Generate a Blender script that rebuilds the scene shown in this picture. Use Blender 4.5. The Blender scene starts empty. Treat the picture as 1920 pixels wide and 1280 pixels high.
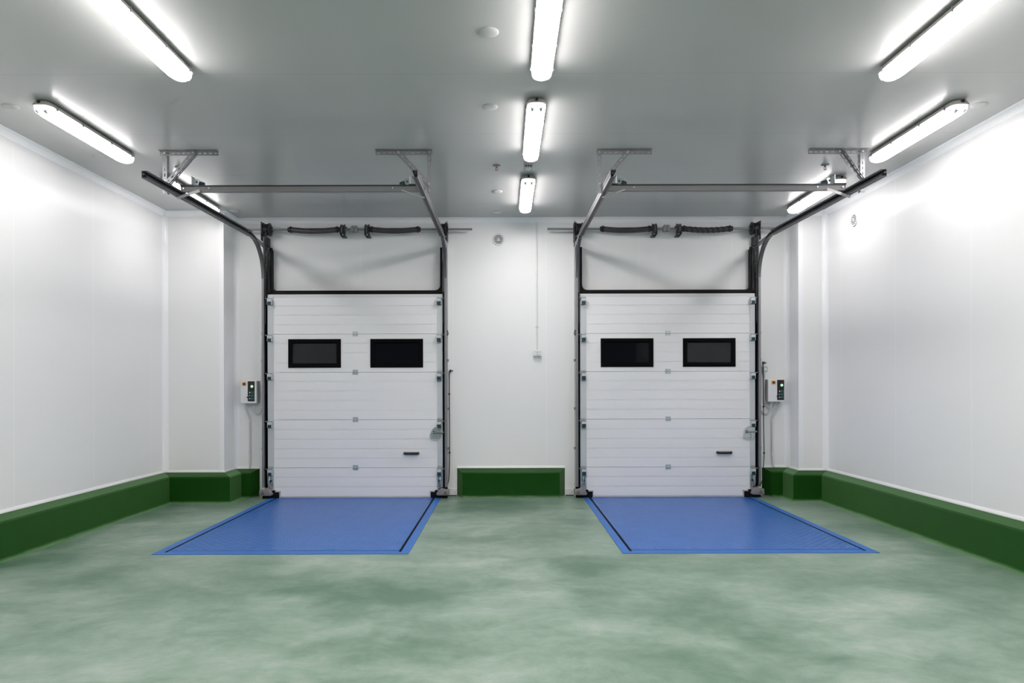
import bpy, bmesh, math
from mathutils import Vector

# ------------------------------------------------------------------ camera, world, exposure
scene = bpy.context.scene
col = scene.collection
F, VX, VY, H, ROLL = 1280.0, 946.5, 725.0, 1.395, 0.0025
cam_data = bpy.data.cameras.new('camera')
cam_data.sensor_width = 36.0
cam_data.lens = F / 1920 * 36
cam_data.shift_x = (960 - VX) / 1920
cam_data.shift_y = (VY - 640) / 1920
cam_data.clip_start = 0.05
cam = bpy.data.objects.new('camera', cam_data)
cam.location = (0, 0, H)
cam.rotation_euler = (math.pi / 2, ROLL, 0)
col.objects.link(cam)
scene.camera = cam

world = bpy.data.worlds.new('night')
scene.world = world
world.use_nodes = True
world.node_tree.nodes['Background'].inputs[0].default_value = (0.010, 0.011, 0.014, 1)
world.node_tree.nodes['Background'].inputs[1].default_value = 1.0

scene.view_settings.view_transform = 'Standard'
scene.view_settings.look = 'None'
scene.view_settings.gamma = 1
scene.view_settings.use_curve_mapping = False
scene.view_settings.exposure = 0.15
LAMP = {'wall': 21.5, 'mid': 45.0, 'quarter': 58.0, 'rear': 50.0}   # radiance of the lit tube diffusers, row by row


def P(px, py, Y):
    """metric point on the plane at distance Y seen at that place of the photograph"""
    dx, dy = px - VX, py - VY
    x, y = dx - ROLL * dy, dy + ROLL * dx
    return Vector((x * Y / F, Y, H - y * Y / F))


# ------------------------------------------------------------------ materials
def principled(name, color, rough=0.5, metal=0.0, spec=0.5, coat=0.0, coat_rough=0.1):
    m = bpy.data.materials.new(name)
    m.use_nodes = True
    b = m.node_tree.nodes['Principled BSDF']
    b.inputs['Base Color'].default_value = (*color, 1)
    b.inputs['Roughness'].default_value = rough
    b.inputs['Metallic'].default_value = metal
    b.inputs['Specular IOR Level'].default_value = spec
    b.inputs['Coat Weight'].default_value = coat
    b.inputs['Coat Roughness'].default_value = coat_rough
    return m


def node(m, kind, **props):
    n = m.node_tree.nodes.new(kind)
    for k, v in props.items():
        setattr(n, k, v)
    return n


def link(m, a, b):
    m.node_tree.links.new(a, b)


def math_node(m, op, a, b=None):
    n = node(m, 'ShaderNodeMath', operation=op)
    for i, v in enumerate((a, b)):
        if v is None:
            continue
        if isinstance(v, (int, float)):
            n.inputs[i].default_value = v
        else:
            link(m, v, n.inputs[i])
    return n.outputs[0]


def grain(m, scale, amount, base, stretch=(1, 1, 1), detail=4):
    """slight procedural variation of the base colour"""
    b = m.node_tree.nodes['Principled BSDF']
    tc = node(m, 'ShaderNodeTexCoord')
    mp = node(m, 'ShaderNodeMapping')
    mp.inputs['Scale'].default_value = stretch
    link(m, tc.outputs['Object'], mp.inputs['Vector'])
    nz = node(m, 'ShaderNodeTexNoise')
    nz.inputs['Scale'].default_value = scale
    nz.inputs['Detail'].default_value = detail
    link(m, mp.outputs[0], nz.inputs['Vector'])
    mix = node(m, 'ShaderNodeMix', data_type='RGBA')
    mix.inputs[6].default_value = (*[c * (1 - amount) for c in base], 1)
    mix.inputs[7].default_value = (*[min(1, c * (1 + amount)) for c in base], 1)
    link(m, nz.outputs['Fac'], mix.inputs[0])
    link(m, mix.outputs[2], b.inputs['Base Color'])
    return mix, tc, nz


def panel_material(name, color, axis, offset, pitch, rough, spec=0.5, line=0.9, width=0.005, coat=0.0):
    """coated sandwich panels with a narrow joint every pitch metres"""
    m = principled(name, color, rough, spec=spec, coat=coat)
    b = m.node_tree.nodes['Principled BSDF']
    mix, tc, nz = grain(m, 1.3, 0.012, color)
    sep = node(m, 'ShaderNodeSeparateXYZ')
    link(m, tc.outputs['Object'], sep.inputs[0])
    t = math_node(m, 'SUBTRACT', sep.outputs[axis], offset - pitch / 2)
    t = math_node(m, 'DIVIDE', t, pitch)
    t = math_node(m, 'FRACT', t)
    t = math_node(m, 'SUBTRACT', t, 0.5)
    t = math_node(m, 'ABSOLUTE', t)
    t = math_node(m, 'MULTIPLY', t, pitch)
    seam = math_node(m, 'LESS_THAN', t, width / 2)
    mx = node(m, 'ShaderNodeMix', data_type='RGBA')
    link(m, seam, mx.inputs[0])
    link(m, mix.outputs[2], mx.inputs[6])
    mx.inputs[7].default_value = (*[min(0.95, c * line) for c in color], 1)
    link(m, mx.outputs[2], b.inputs['Base Color'])
    # very fine lining of the coated sheet
    wv = node(m, 'ShaderNodeTexNoise')
    wv.inputs['Scale'].default_value = 60
    bp = node(m, 'ShaderNodeBump')
    bp.inputs['Strength'].default_value = 0.02
    bp.inputs['Distance'].default_value = 0.01
    link(m, tc.outputs['Object'], wv.inputs['Vector'])
    link(m, wv.outputs['Fac'], bp.inputs['Height'])
    link(m, bp.outputs[0], b.inputs['Normal'])
    return m


M = {}
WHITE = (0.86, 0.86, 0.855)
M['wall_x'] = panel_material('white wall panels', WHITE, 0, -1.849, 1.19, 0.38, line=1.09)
M['wall_y'] = panel_material('white side wall panels', WHITE, 1, 8.07, 1.127, 0.33, line=1.18)  # joint lines lightened in colour to carry a highlight
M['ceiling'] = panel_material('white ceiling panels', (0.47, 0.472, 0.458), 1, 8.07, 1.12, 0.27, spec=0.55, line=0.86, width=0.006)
M['trim'] = principled('white plastic cove', (0.93, 0.935, 0.95), 0.22)
M['sealant'] = principled('white sealant strip', (0.9, 0.9, 0.9), 0.5)
M['door_white'] = principled('white lacquered steel', (0.83, 0.828, 0.828), 0.42)
grain(M['door_white'], 3, 0.01, (0.83, 0.828, 0.828))
M['strip'] = principled('pale aluminium edge', (0.70, 0.70, 0.70), 0.45)
M['bottom_strip'] = principled('pale bottom seal', (0.62, 0.60, 0.58), 0.6)
M['end_cap'] = principled('galvanised end stile', (0.60, 0.62, 0.64), 0.45, metal=0.25)
M['steel'] = principled('dark rolled steel', (0.13, 0.13, 0.135), 0.42, metal=0.55)
grain(M['steel'], 40, 0.2, (0.13, 0.13, 0.135))
M['grey_steel'] = principled('grey rolled steel', (0.27, 0.27, 0.285), 0.42, metal=0.6)
grain(M['grey_steel'], 40, 0.12, (0.27, 0.27, 0.285))
M['strap'] = principled('pale galvanised strap', (0.50, 0.50, 0.50), 0.45, metal=0.3)
M['galv'] = principled('galvanised steel', (0.27, 0.275, 0.285), 0.45, metal=0.45)
grain(M['galv'], 60, 0.12, (0.27, 0.275, 0.285))
M['bar_steel'] = principled('dull grey steel bar', (0.20, 0.20, 0.205), 0.5, metal=0.3)
M['cap'] = principled('off-white cap', (0.52, 0.52, 0.51), 0.4)
M['zinc'] = principled('bright zinc plate', (0.62, 0.66, 0.68), 0.28, metal=0.8)
M['teal'] = principled('dark blue roller guard', (0.010, 0.042, 0.060), 0.35)
M['spring'] = principled('oiled spring steel', (0.11, 0.10, 0.105), 0.36, metal=0.6)
M['spring_dark'] = principled('dark spiral mark', (0.012, 0.010, 0.012), 0.5)
M['iron'] = principled('black cast iron', (0.016, 0.015, 0.016), 0.45)
M['rubber'] = principled('black rubber', (0.004, 0.0035, 0.004), 0.5, spec=0.18)
M['frame_black'] = principled('matt black frame', (0.0025, 0.0025, 0.003), 0.6, spec=0.06)
M['plastic_black'] = principled('black plastic', (0.008, 0.008, 0.009), 0.35)
M['grey_plastic'] = principled('grey plastic', (0.23, 0.215, 0.225), 0.5)
M['angle'] = principled('pale galvanised angle', (0.42, 0.42, 0.43), 0.45, metal=0.2)
M['grey_box'] = principled('grey plastic side', (0.46, 0.46, 0.47), 0.5)
M['white_plastic'] = principled('white plastic', (0.78, 0.78, 0.79), 0.4)
M['conduit'] = principled('pale grey conduit', (0.66, 0.66, 0.67), 0.45)
M['white_conduit'] = principled('white conduit', (0.76, 0.76, 0.75), 0.4)
M['orange'] = principled('yellow orange plate', (0.82, 0.42, 0.05), 0.4)
M['knob_red'] = principled('dark red brown knob', (0.10, 0.018, 0.006), 0.4)
M['dim_red'] = principled('unlit red lens', (0.12, 0.012, 0.012), 0.3)
M['teal_button'] = principled('dark green button', (0.015, 0.14, 0.11), 0.4)
M['brass'] = principled('brown brass', (0.22, 0.12, 0.07), 0.35, metal=0.7)
M['lamp_body'] = principled('grey lamp housing', (0.42, 0.40, 0.38), 0.5)
M['dark_slot'] = principled('dark slot', (0.03, 0.03, 0.03), 0.7)


def emission(name, color, strength, prismatic=False):
    m = bpy.data.materials.new(name)
    m.use_nodes = True
    nt = m.node_tree
    nt.nodes.clear()
    e = nt.nodes.new('ShaderNodeEmission')
    e.inputs[0].default_value = (*color, 1)
    e.inputs[1].default_value = strength
    if prismatic:      # a ribbed lamp cover sends more light down than out of its sides
        ge = nt.nodes.new('ShaderNodeNewGeometry')
        sp = nt.nodes.new('ShaderNodeSeparateXYZ')
        nt.links.new(ge.outputs['True Normal'], sp.inputs[0])
        mr = nt.nodes.new('ShaderNodeMapRange')
        mr.inputs[1].default_value, mr.inputs[2].default_value = 0.1, -0.9
        mr.inputs[3].default_value, mr.inputs[4].default_value = 0.30 * strength, strength
        nt.links.new(sp.outputs[2], mr.inputs[0])
        nt.links.new(mr.outputs[0], e.inputs[1])
    o = nt.nodes.new('ShaderNodeOutputMaterial')
    nt.links.new(e.outputs[0], o.inputs[0])
    return m


for k, v in LAMP.items():
    M['lit_' + k] = emission('lit tube diffuser ' + k, (1.0, 0.955, 0.96), v, True)
M['green_led'] = emission('lit green lens', (0.55, 1.0, 0.62), 1.0)
M['lens_end'] = principled('clear diffuser end', (0.9, 0.9, 0.92), 0.2)
M['lens_end'].node_tree.nodes['Principled BSDF'].inputs['Emission Color'].default_value = (1, 1, 1, 1)
M['lens_end'].node_tree.nodes['Principled BSDF'].inputs['Emission Strength'].default_value = 0.85

# window panes: real clear acrylic with the night behind
g = principled('dark clear acrylic', (0.35, 0.36, 0.40), 0.02)
g.node_tree.nodes['Principled BSDF'].inputs['Transmission Weight'].default_value = 1.0
g.node_tree.nodes['Principled BSDF'].inputs['IOR'].default_value = 1.36
M['pane'] = g


STAINS = [(-.93, 4.64, .62, .30, .15), (-.69, 3.57, .42, .27, .14), (.02, 7.87, .50, .50, .17), (.59, 5.25, .26, .34, .11), (-3.12, 4.89, .40, .26, .09),
          (1.43, 3.64, .28, .20, .10), (-1.44, 4.76, .32, .22, .09), (.07, 6.35, .70, .34, .09), (-2.66, 3.84, .42, .32, .08), (.66, 4.62, .24, .16, .10), (-2.27, 4.64, .34, .22, .06),
          (2.9, 4.1, .40, .25, .07), (.25, 4.95, .40, .35, -.07), (1.7, 4.4, .8, .4, -.04), (-.2, 4.0, .4, .4, -.05)]


def floor_material():
    m = principled('green mottled concrete', (0.2, 0.3, 0.22), 0.34, spec=0.45)
    nt = m.node_tree
    b = nt.nodes['Principled BSDF']
    tc = node(m, 'ShaderNodeTexCoord')
    warp = node(m, 'ShaderNodeTexNoise')
    warp.inputs['Scale'].default_value = 1.6
    warp.inputs['Detail'].default_value = 3
    link(m, tc.outputs['Object'], warp.inputs['Vector'])
    add = node(m, 'ShaderNodeMix', data_type='RGBA', blend_type='ADD')
    add.inputs[0].default_value = 0.45
    link(m, tc.outputs['Object'], add.inputs[6])
    link(m, warp.outputs['Color'], add.inputs[7])
    n1 = node(m, 'ShaderNodeTexNoise')
    n1.inputs['Scale'].default_value = 1.5
    n1.inputs['Detail'].default_value = 7
    n1.inputs['Roughness'].default_value = 0.66
    mp = node(m, 'ShaderNodeMapping')
    mp.inputs['Scale'].default_value = (0.8, 1.15, 1)
    link(m, add.outputs[2], mp.inputs[0])
    link(m, mp.outputs[0], n1.inputs['Vector'])
    r = node(m, 'ShaderNodeValToRGB')
    e = r.color_ramp.elements
    e[0].position, e[0].color = 0.27, (0.095, 0.180, 0.122, 1)
    e[1].position, e[1].color = 0.74, (0.400, 0.458, 0.394, 1)
    k = e.new(0.42); k.color = (0.165, 0.252, 0.187, 1)
    k = e.new(0.52); k.color = (0.225, 0.318, 0.246, 1)
    k = e.new(0.62); k.color = (0.300, 0.383, 0.315, 1)
    # darker trowel stains at their own places
    fac = math_node(m, 'MULTIPLY_ADD', n1.outputs['Fac'], 1.0)
    fac.node.inputs[2].default_value = -0.02
    wv = node(m, 'ShaderNodeTexNoise')
    wv.inputs['Scale'].default_value = 2.4
    wv.inputs['Detail'].default_value = 5
    link(m, tc.outputs['Object'], wv.inputs['Vector'])
    off = node(m, 'ShaderNodeVectorMath', operation='MULTIPLY_ADD')
    link(m, wv.outputs['Color'], off.inputs[0])
    off.inputs[1].default_value = (0.7, 0.55, 0)
    off.inputs[2].default_value = (-0.35, -0.275, 0)
    pos = node(m, 'ShaderNodeVectorMath', operation='ADD')
    link(m, tc.outputs['Object'], pos.inputs[0])
    link(m, off.outputs[0], pos.inputs[1])
    for x, y, rx, ry, k in STAINS:
        d = node(m, 'ShaderNodeVectorMath', operation='SUBTRACT')
        link(m, pos.outputs[0], d.inputs[0])
        d.inputs[1].default_value = (x, y, 0)
        e_ = node(m, 'ShaderNodeVectorMath', operation='MULTIPLY')
        link(m, d.outputs[0], e_.inputs[0])
        e_.inputs[1].default_value = (1 / rx, 1 / ry, 0)
        ln = node(m, 'ShaderNodeVectorMath', operation='LENGTH')
        link(m, e_.outputs[0], ln.inputs[0])
        mr = node(m, 'ShaderNodeMapRange', interpolation_type='SMOOTHSTEP')
        mr.inputs[1].default_value, mr.inputs[2].default_value = 0.25, 1.35
        mr.inputs[3].default_value, mr.inputs[4].default_value = k * 1.25, 0.0
        link(m, ln.outputs['Value'], mr.inputs[0])
        fac = math_node(m, 'SUBTRACT', fac, mr.outputs[0])
    link(m, fac, r.inputs[0])
    n2 = node(m, 'ShaderNodeTexNoise')
    n2.inputs['Scale'].default_value = 9
    n2.inputs['Detail'].default_value = 8
    n2.inputs['Roughness'].default_value = 0.65
    link(m, tc.outputs['Object'], n2.inputs['Vector'])
    r2 = node(m, 'ShaderNodeValToRGB')
    r2.color_ramp.elements[0].position = 0.30
    r2.color_ramp.elements[0].color = (0.84, 0.88, 0.85, 1)
    r2.color_ramp.elements[1].position = 0.72
    r2.color_ramp.elements[1].color = (1.10, 1.07, 1.08, 1)
    link(m, n2.outputs['Fac'], r2.inputs[0])
    mul = node(m, 'ShaderNodeMix', data_type='RGBA', blend_type='MULTIPLY')
    mul.inputs[0].default_value = 1
    link(m, r.outputs[0], mul.inputs[6])
    link(m, r2.outputs[0], mul.inputs[7])
    link(m, mul.outputs[2], b.inputs['Base Color'])
    rr = node(m, 'ShaderNodeMapRange')
    rr.inputs[3].default_value = 0.30
    rr.inputs[4].default_value = 0.52
    link(m, n1.outputs['Fac'], rr.inputs[0])
    link(m, rr.outputs[0], b.inputs['Roughness'])
    bp = node(m, 'ShaderNodeBump')
    bp.inputs['Strength'].default_value = 0.06
    bp.inputs['Distance'].default_value = 0.02
    link(m, n2.outputs['Fac'], bp.inputs['Height'])
    link(m, bp.outputs[0], b.inputs['Normal'])
    return m


M['floor'] = floor_material()


def kerb_material():
    """dark green resin paint that thins out into the floor at the very foot"""
    base = (0.006, 0.056, 0.003)
    m = principled('dark green resin paint', base, 0.42, spec=0.14)
    kb = m.node_tree.nodes['Principled BSDF']
    kb.inputs['Sheen Weight'].default_value = 1.0      # sheen puts extra light on the sloped tops into the paint
    kb.inputs['Sheen Roughness'].default_value = 0.35
    kb.inputs['Sheen Tint'].default_value = (0.5, 0.95, 0.4, 1)
    mix, tc, nz = grain(m, 5, 0.16, base)
    b = m.node_tree.nodes['Principled BSDF']
    sep = node(m, 'ShaderNodeSeparateXYZ')
    link(m, tc.outputs['Object'], sep.inputs[0])
    wob = math_node(m, 'MULTIPLY', nz.outputs['Fac'], 0.024)
    z = math_node(m, 'ADD', sep.outputs[2], wob)
    mr = node(m, 'ShaderNodeMapRange')
    mr.inputs[1].default_value = 0.014
    mr.inputs[2].default_value = 0.034
    link(m, z, mr.inputs[0])
    mx = node(m, 'ShaderNodeMix', data_type='RGBA')
    link(m, mr.outputs[0], mx.inputs[0])
    mx.inputs[6].default_value = (0.10, 0.20, 0.09, 1)
    link(m, mix.outputs[2], mx.inputs[7])
    link(m, mx.outputs[2], b.inputs['Base Color'])
    return m


M['kerb'] = kerb_material()


def blue_material(checker):
    base = (0.032, 0.142, 0.46)
    m = principled('blue painted steel', base, 0.25, spec=0.2)
    mix, tc, nz = grain(m, 4, 0.08, base)
    b = m.node_tree.nodes['Principled BSDF']
    if checker:
        # tear-plate pattern: short raised bars, alternately crossed
        heights = []
        for rot, shift in ((math.radians(45), 0.0), (math.radians(-45), 0.5)):
            mp = node(m, 'ShaderNodeMapping')
            mp.inputs['Rotation'].default_value = (0, 0, rot)
            mp.inputs['Scale'].default_value = (1, 1, 1)
            link(m, tc.outputs['Object'], mp.inputs[0])
            s = node(m, 'ShaderNodeSeparateXYZ')
            link(m, mp.outputs[0], s.inputs[0])
            def cell(v, pitch, half, off):
                a = math_node(m, 'DIVIDE', v, pitch)
                a = math_node(m, 'ADD', a, off)
                a = math_node(m, 'FRACT', a)
                a = math_node(m, 'SUBTRACT', a, 0.5)
                a = math_node(m, 'ABSOLUTE', a)
                r_ = node(m, 'ShaderNodeMapRange')
                r_.inputs[1].default_value, r_.inputs[2].default_value = half * .45, half * 1.05
                r_.inputs[3].default_value, r_.inputs[4].default_value = 1.0, 0.0
                link(m, a, r_.inputs[0])
                return r_.outputs[0]
            u = cell(s.outputs[0], 0.060, 0.40, shift)
            v = cell(s.outputs[1], 0.060, 0.17, shift)
            heights.append(math_node(m, 'MULTIPLY', u, v))
        h = math_node(m, 'MAXIMUM', heights[0], heights[1])
        bp = node(m, 'ShaderNodeBump')
        bp.inputs['Strength'].default_value = 0.9
        bp.inputs['Distance'].default_value = 0.008
        link(m, h, bp.inputs['Height'])
        link(m, bp.outputs[0], b.inputs['Normal'])
    return m


M['blue'] = blue_material(False)
M['blue'].node_tree.nodes['Principled BSDF'].inputs['Roughness'].default_value = 0.4
M['blue_plate'] = blue_material(True)

# ------------------------------------------------------------------ mesh building
ORIGIN = {}


class MB:
    def __init__(self):
        self.bm = bmesh.new()

    def face(self, pts):
        return self.bm.faces.new([self.bm.verts.new(p) for p in pts])

    def box(self, x0, x1, y0, y1, z0, z1):
        v = [self.bm.verts.new((x, y, z)) for z in (z0, z1) for y in (y0, y1) for x in (x0, x1)]
        for f in ((0, 2, 3, 1), (4, 5, 7, 6), (0, 1, 5, 4), (2, 6, 7, 3), (0, 4, 6, 2), (1, 3, 7, 5)):
            self.bm.faces.new([v[i] for i in f])
        return self

    def obox(self, c, u, v, n, lu, lv, ln):
        """box centred at c with half axes along unit vectors u, v, n"""
        c, u, v, n = Vector(c), Vector(u) * lu / 2, Vector(v) * lv / 2, Vector(n) * ln / 2
        vs = [self.bm.verts.new(c + a * u + b * v + d * n) for d in (-1, 1) for b in (-1, 1) for a in (-1, 1)]
        for f in ((0, 2, 3, 1), (4, 5, 7, 6), (0, 1, 5, 4), (2, 6, 7, 3), (0, 4, 6, 2), (1, 3, 7, 5)):
            self.bm.faces.new([vs[i] for i in f])
        return self

    def prism(self, profile, fn, a, b):
        """profile: list of 2D points, fn(p, t) -> 3D point; swept from a to b with caps"""
        r0 = [self.bm.verts.new(fn(p, a)) for p in profile]
        r1 = [self.bm.verts.new(fn(p, b)) for p in profile]
        n = len(profile)
        for i in range(n):
            j = (i + 1) % n
            self.bm.faces.new((r0[i], r0[j], r1[j], r1[i]))
        self.bm.faces.new(r0[::-1])
        self.bm.faces.new(r1)
        return self

    def sweep(self, rings, caps=True, closed=True):
        rs = [[self.bm.verts.new(p) for p in r] for r in rings]
        n = len(rs[0])
        for a, b in zip(rs, rs[1:]):
            for i in range(n if closed else n - 1):
                j = (i + 1) % n
                self.bm.faces.new((a[i], a[j], b[j], b[i]))
        if caps:
            self.bm.faces.new(rs[0][::-1])
            self.bm.faces.new(rs[-1])
        return self

    def tube(self, pts, r, seg=8, caps=True):
        pts = [Vector(p) for p in pts]
        rings, prev = [], None
        for i, p in enumerate(pts):
            t = (pts[min(i + 1, len(pts) - 1)] - pts[max(i - 1, 0)]).normalized()
            if prev is None:
                ref = Vector((0, 0, 1)) if abs(t.z) < 0.9 else Vector((1, 0, 0))
                u = t.cross(ref).normalized()
            else:
                u = (prev - t * prev.dot(t)).normalized()
            prev = u
            w = t.cross(u)
            rad = r[i] if isinstance(r, (list, tuple)) else r
            rings.append([p + rad * (math.cos(2 * math.pi * k / seg) * u + math.sin(2 * math.pi * k / seg) * w) for k in range(seg)])
        return self.sweep(rings, caps)

    def cyl(self, p0, p1, r, seg=20, r1=None):
        return self.tube([p0, p1], [r, r if r1 is None else r1], seg)

    def lathe(self, c, axis, prof, seg=24):
        """prof: list of (distance along axis, radius)"""
        c, axis = Vector(c), Vector(axis).normalized()
        ref = Vector((0, 0, 1)) if abs(axis.z) < 0.9 else Vector((1, 0, 0))
        u = axis.cross(ref).normalized()
        w = axis.cross(u)
        return self.sweep([[c + axis * d + max(r, 1e-4) * (math.cos(2 * math.pi * k / seg) * u + math.sin(2 * math.pi * k / seg) * w)
                            for k in range(seg)] for d, r in prof])

    def perforated(self, o, u, v, n, length, width, t=0.003, slot=0.030, gap=0.020):
        """flat steel strip with a row of real slots, from o along u; v across, n thickness"""
        o, u, v, n = Vector(o), Vector(u).normalized(), Vector(v).normalized(), Vector(n).normalized()
        sw = width * 0.26
        side = (width - sw) / 2
        for s in (-1, 1):
            self.obox(o + u * length / 2 + v * s * (sw / 2 + side / 2), u, v, n, length, side, t)
        k = max(1, round(length / (slot + gap)))
        pitch = length / k
        for i in range(k + 1):
            g = gap * pitch / (slot + gap)
            a, b = max(0, i * pitch - g / 2), min(length, i * pitch + g / 2)
            self.obox(o + u * (a + b) / 2, u, v, n, b - a, sw, t)
        return self

    def build(self, name, material, parent=None, bevel=0.0, smooth=None, loc=None):
        bm = self.bm
        bmesh.ops.recalc_face_normals(bm, faces=bm.faces)
        if bevel:
            edges = [e for e in bm.edges if len(e.link_faces) == 2 and e.calc_face_angle(0) > 0.6]
            bmesh.ops.bevel(bm, geom=edges, offset=bevel, segments=2, affect='EDGES', profile=0.5, clamp_overlap=True)
        org = ORIGIN.get(parent, Vector()) if parent else Vector(loc or (0, 0, 0))
        me = bpy.data.meshes.new(name)
        for v in bm.verts:
            v.co -= org
        if smooth is not None:
            for f in bm.faces:
                f.smooth = True
            for e in bm.edges:
                if len(e.link_faces) == 2 and e.calc_face_angle(0) > math.radians(smooth):
                    e.smooth = False
        bm.to_mesh(me)
        bm.free()
        me.materials.append(material if not isinstance(material, str) else M[material])
        o = bpy.data.objects.new(name, me)
        col.objects.link(o)
        if parent:
            o.parent = parent
            ORIGIN[o] = ORIGIN.get(parent, Vector())
        else:
            o.location = org
            ORIGIN[o] = org
        return o


def tag(o, label=None, cat=None, group=None, kind=None):
    if label: o['label'] = label
    if cat: o['category'] = cat
    if group: o['group'] = group
    if kind: o['kind'] = kind
    return o


def thing(name, label, cat, loc, group=None, kind=None):
    o = bpy.data.objects.new(name, None)
    o.empty_display_size = 0.1
    o.location = loc
    col.objects.link(o)
    ORIGIN[o] = Vector(loc)
    return tag(o, label, cat, group, kind)


def copy_tree(o, parent=None):
    c = o.copy()
    col.objects.link(c)
    c.parent = parent
    for ch in list(o.children):
        copy_tree(ch, c)
    return c


def struct(o, label, cat):
    return tag(o, label, cat, kind='structure')


def arc(c, r, a0, a1, n, fn):
    return [fn(c[0] + r * math.cos(a0 + (a1 - a0) * i / n), c[1] + r * math.sin(a0 + (a1 - a0) * i / n)) for i in range(n + 1)]


def smooth_path(pts, n=8):
    """Catmull-Rom through the points"""
    pts = [Vector(p) for p in pts]
    ext = [2 * pts[0] - pts[1]] + pts + [2 * pts[-1] - pts[-2]]
    out = []
    for i in range(len(pts) - 1):
        p0, p1, p2, p3 = ext[i:i + 4]
        for k in range(n):
            t = k / n
            out.append(0.5 * ((2 * p1) + (p2 - p0) * t + (2 * p0 - 5 * p1 + 4 * p2 - p3) * t * t + (3 * p1 - p0 - 3 * p2 + p3) * t ** 3))
    out.append(pts[-1])
    return out


# ------------------------------------------------------------------ the room
XL, XR, YB, YF, ZC = -4.183, 3.975, 8.75, -3.5, 3.555
PLX, PLY = -3.452, 8.385         # left pilaster: inner edge, front face
PRX, PRY = 3.63, 8.43            # right pilaster
DX = 3.937                       # from the left doorway to the right one
DL, DR = -2.986, -0.785          # edges of the left door leaf
DC = (DL + DR) / 2
LV = (-2.955, -0.808, 5.70, 8.80)   # dock leveller outline: x0, x1, y0, y1

# floor with the two leveller pits
fm = MB()
xs = [XL - .15, LV[0], LV[1], LV[0] + DX, LV[1] + DX, XR + .15]
ys = [YF, LV[2], LV[3], 9.0]
for i in range(5):
    for j in range(3):
        if j == 1 and i in (1, 3):
            continue
        fm.face([(xs[i], ys[j], 0), (xs[i + 1], ys[j], 0), (xs[i + 1], ys[j + 1], 0), (xs[i], ys[j + 1], 0)])
for k in (0, DX):                # pit walls
    x0, x1, y0, y1 = LV[0] + k, LV[1] + k, LV[2], LV[3]
    c = [(x0, y0), (x1, y0), (x1, y1), (x0, y1)]
    for a, b in zip(c, c[1:] + c[:1]):
        fm.face([(*a, 0), (*b, 0), (*b, -0.4), (*a, -0.4)])
    fm.face([(*p, -0.4) for p in c])
bmesh.ops.remove_doubles(fm.bm, verts=fm.bm.verts, dist=1e-5)
struct(fm.build('floor', 'floor'), 'polished green mottled concrete floor', 'floor')

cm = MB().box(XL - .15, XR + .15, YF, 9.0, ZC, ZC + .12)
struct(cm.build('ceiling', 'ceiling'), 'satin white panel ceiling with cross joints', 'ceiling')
struct(MB().box(XL - .12, XL, YF, 9.0, -.05, ZC + .02).build('wall_left', 'wall_y'), 'white panel side wall left of the doors', 'wall')
struct(MB().box(XR, XR + .12, YF, 9.0, -.05, ZC + .02).build('wall_right', 'wall_y'), 'white panel side wall with round grille', 'wall')

OP0, OP1, OPZ = DL + .06, DR - .06, 2.53      # opening behind the left leaf
wb = MB()
for x0, x1, z0, z1 in ((XL - .05, OP0, 0, ZC), (OP0, OP1, OPZ, ZC), (OP1, OP0 + DX, 0, ZC), (OP0 + DX, OP1 + DX, OPZ, ZC), (OP1 + DX, XR + .05, 0, ZC)):
    wb.box(x0, x1, YB, YB + .14, z0 - (.05 if z0 == 0 else 0), z1 + .02)
struct(wb.build('wall_back', 'wall_x'), 'white panel end wall around the two dock doors', 'wall')

struct(MB().box(XL - .02, PLX, PLY, YB + .05, -.05, ZC + .02).build('wall_pier', 'wall_x'), 'white panel pier in the left corner of the end wall', 'wall')
struct(MB().box(PRX, XR + .02, PRY, YB + .05, -.05, ZC + .02).build('wall_pier', 'wall_x'), 'narrow white panel pier in the right corner of the end wall', 'wall')

# plan lines of the walls, going round from left to right
LINE_L = [(XL, YF), (XL, PLY), (PLX, PLY), (PLX, YB)]
LINE_R = [(PRX, YB), (PRX, PRY), (XR, PRY), (XR, YF)]


def offset_line(pts, d):
    """move an open plan polyline d metres to its right-hand side (into the room)"""
    out = []
    nrm = []
    for a, b in zip(pts, pts[1:]):
        t = Vector((b[0] - a[0], b[1] - a[1])).normalized()
        nrm.append(Vector((t.y, -t.x)))
    for i, p in enumerate(pts):
        if i == 0: n = nrm[0]
        elif i == len(pts) - 1: n = nrm[-1]
        else:
            n = nrm[i - 1] + nrm[i]
            n = n / max(1e-6, n.length) / max(.3, (n.normalized().dot(nrm[i])))
        out.append((p[0] + n.x * d, p[1] + n.y * d))
    return out


def sweep_plan(mb, pts, prof, ends=(None, None)):
    """sweep (offset, z) profile along the plan polyline; ends: slide of the outer ends per metre of offset"""
    rings = [[] for _ in pts]
    for d, z in prof:
        q = offset_line(pts, d)
        for e, idx in ((ends[0], 0), (ends[1], -1)):
            if e:
                q[idx] = (q[idx][0] + e * d, q[idx][1])
        for i, (x, y) in enumerate(q):
            rings[i].append((x, y, z))
    return mb.sweep(rings)


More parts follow.
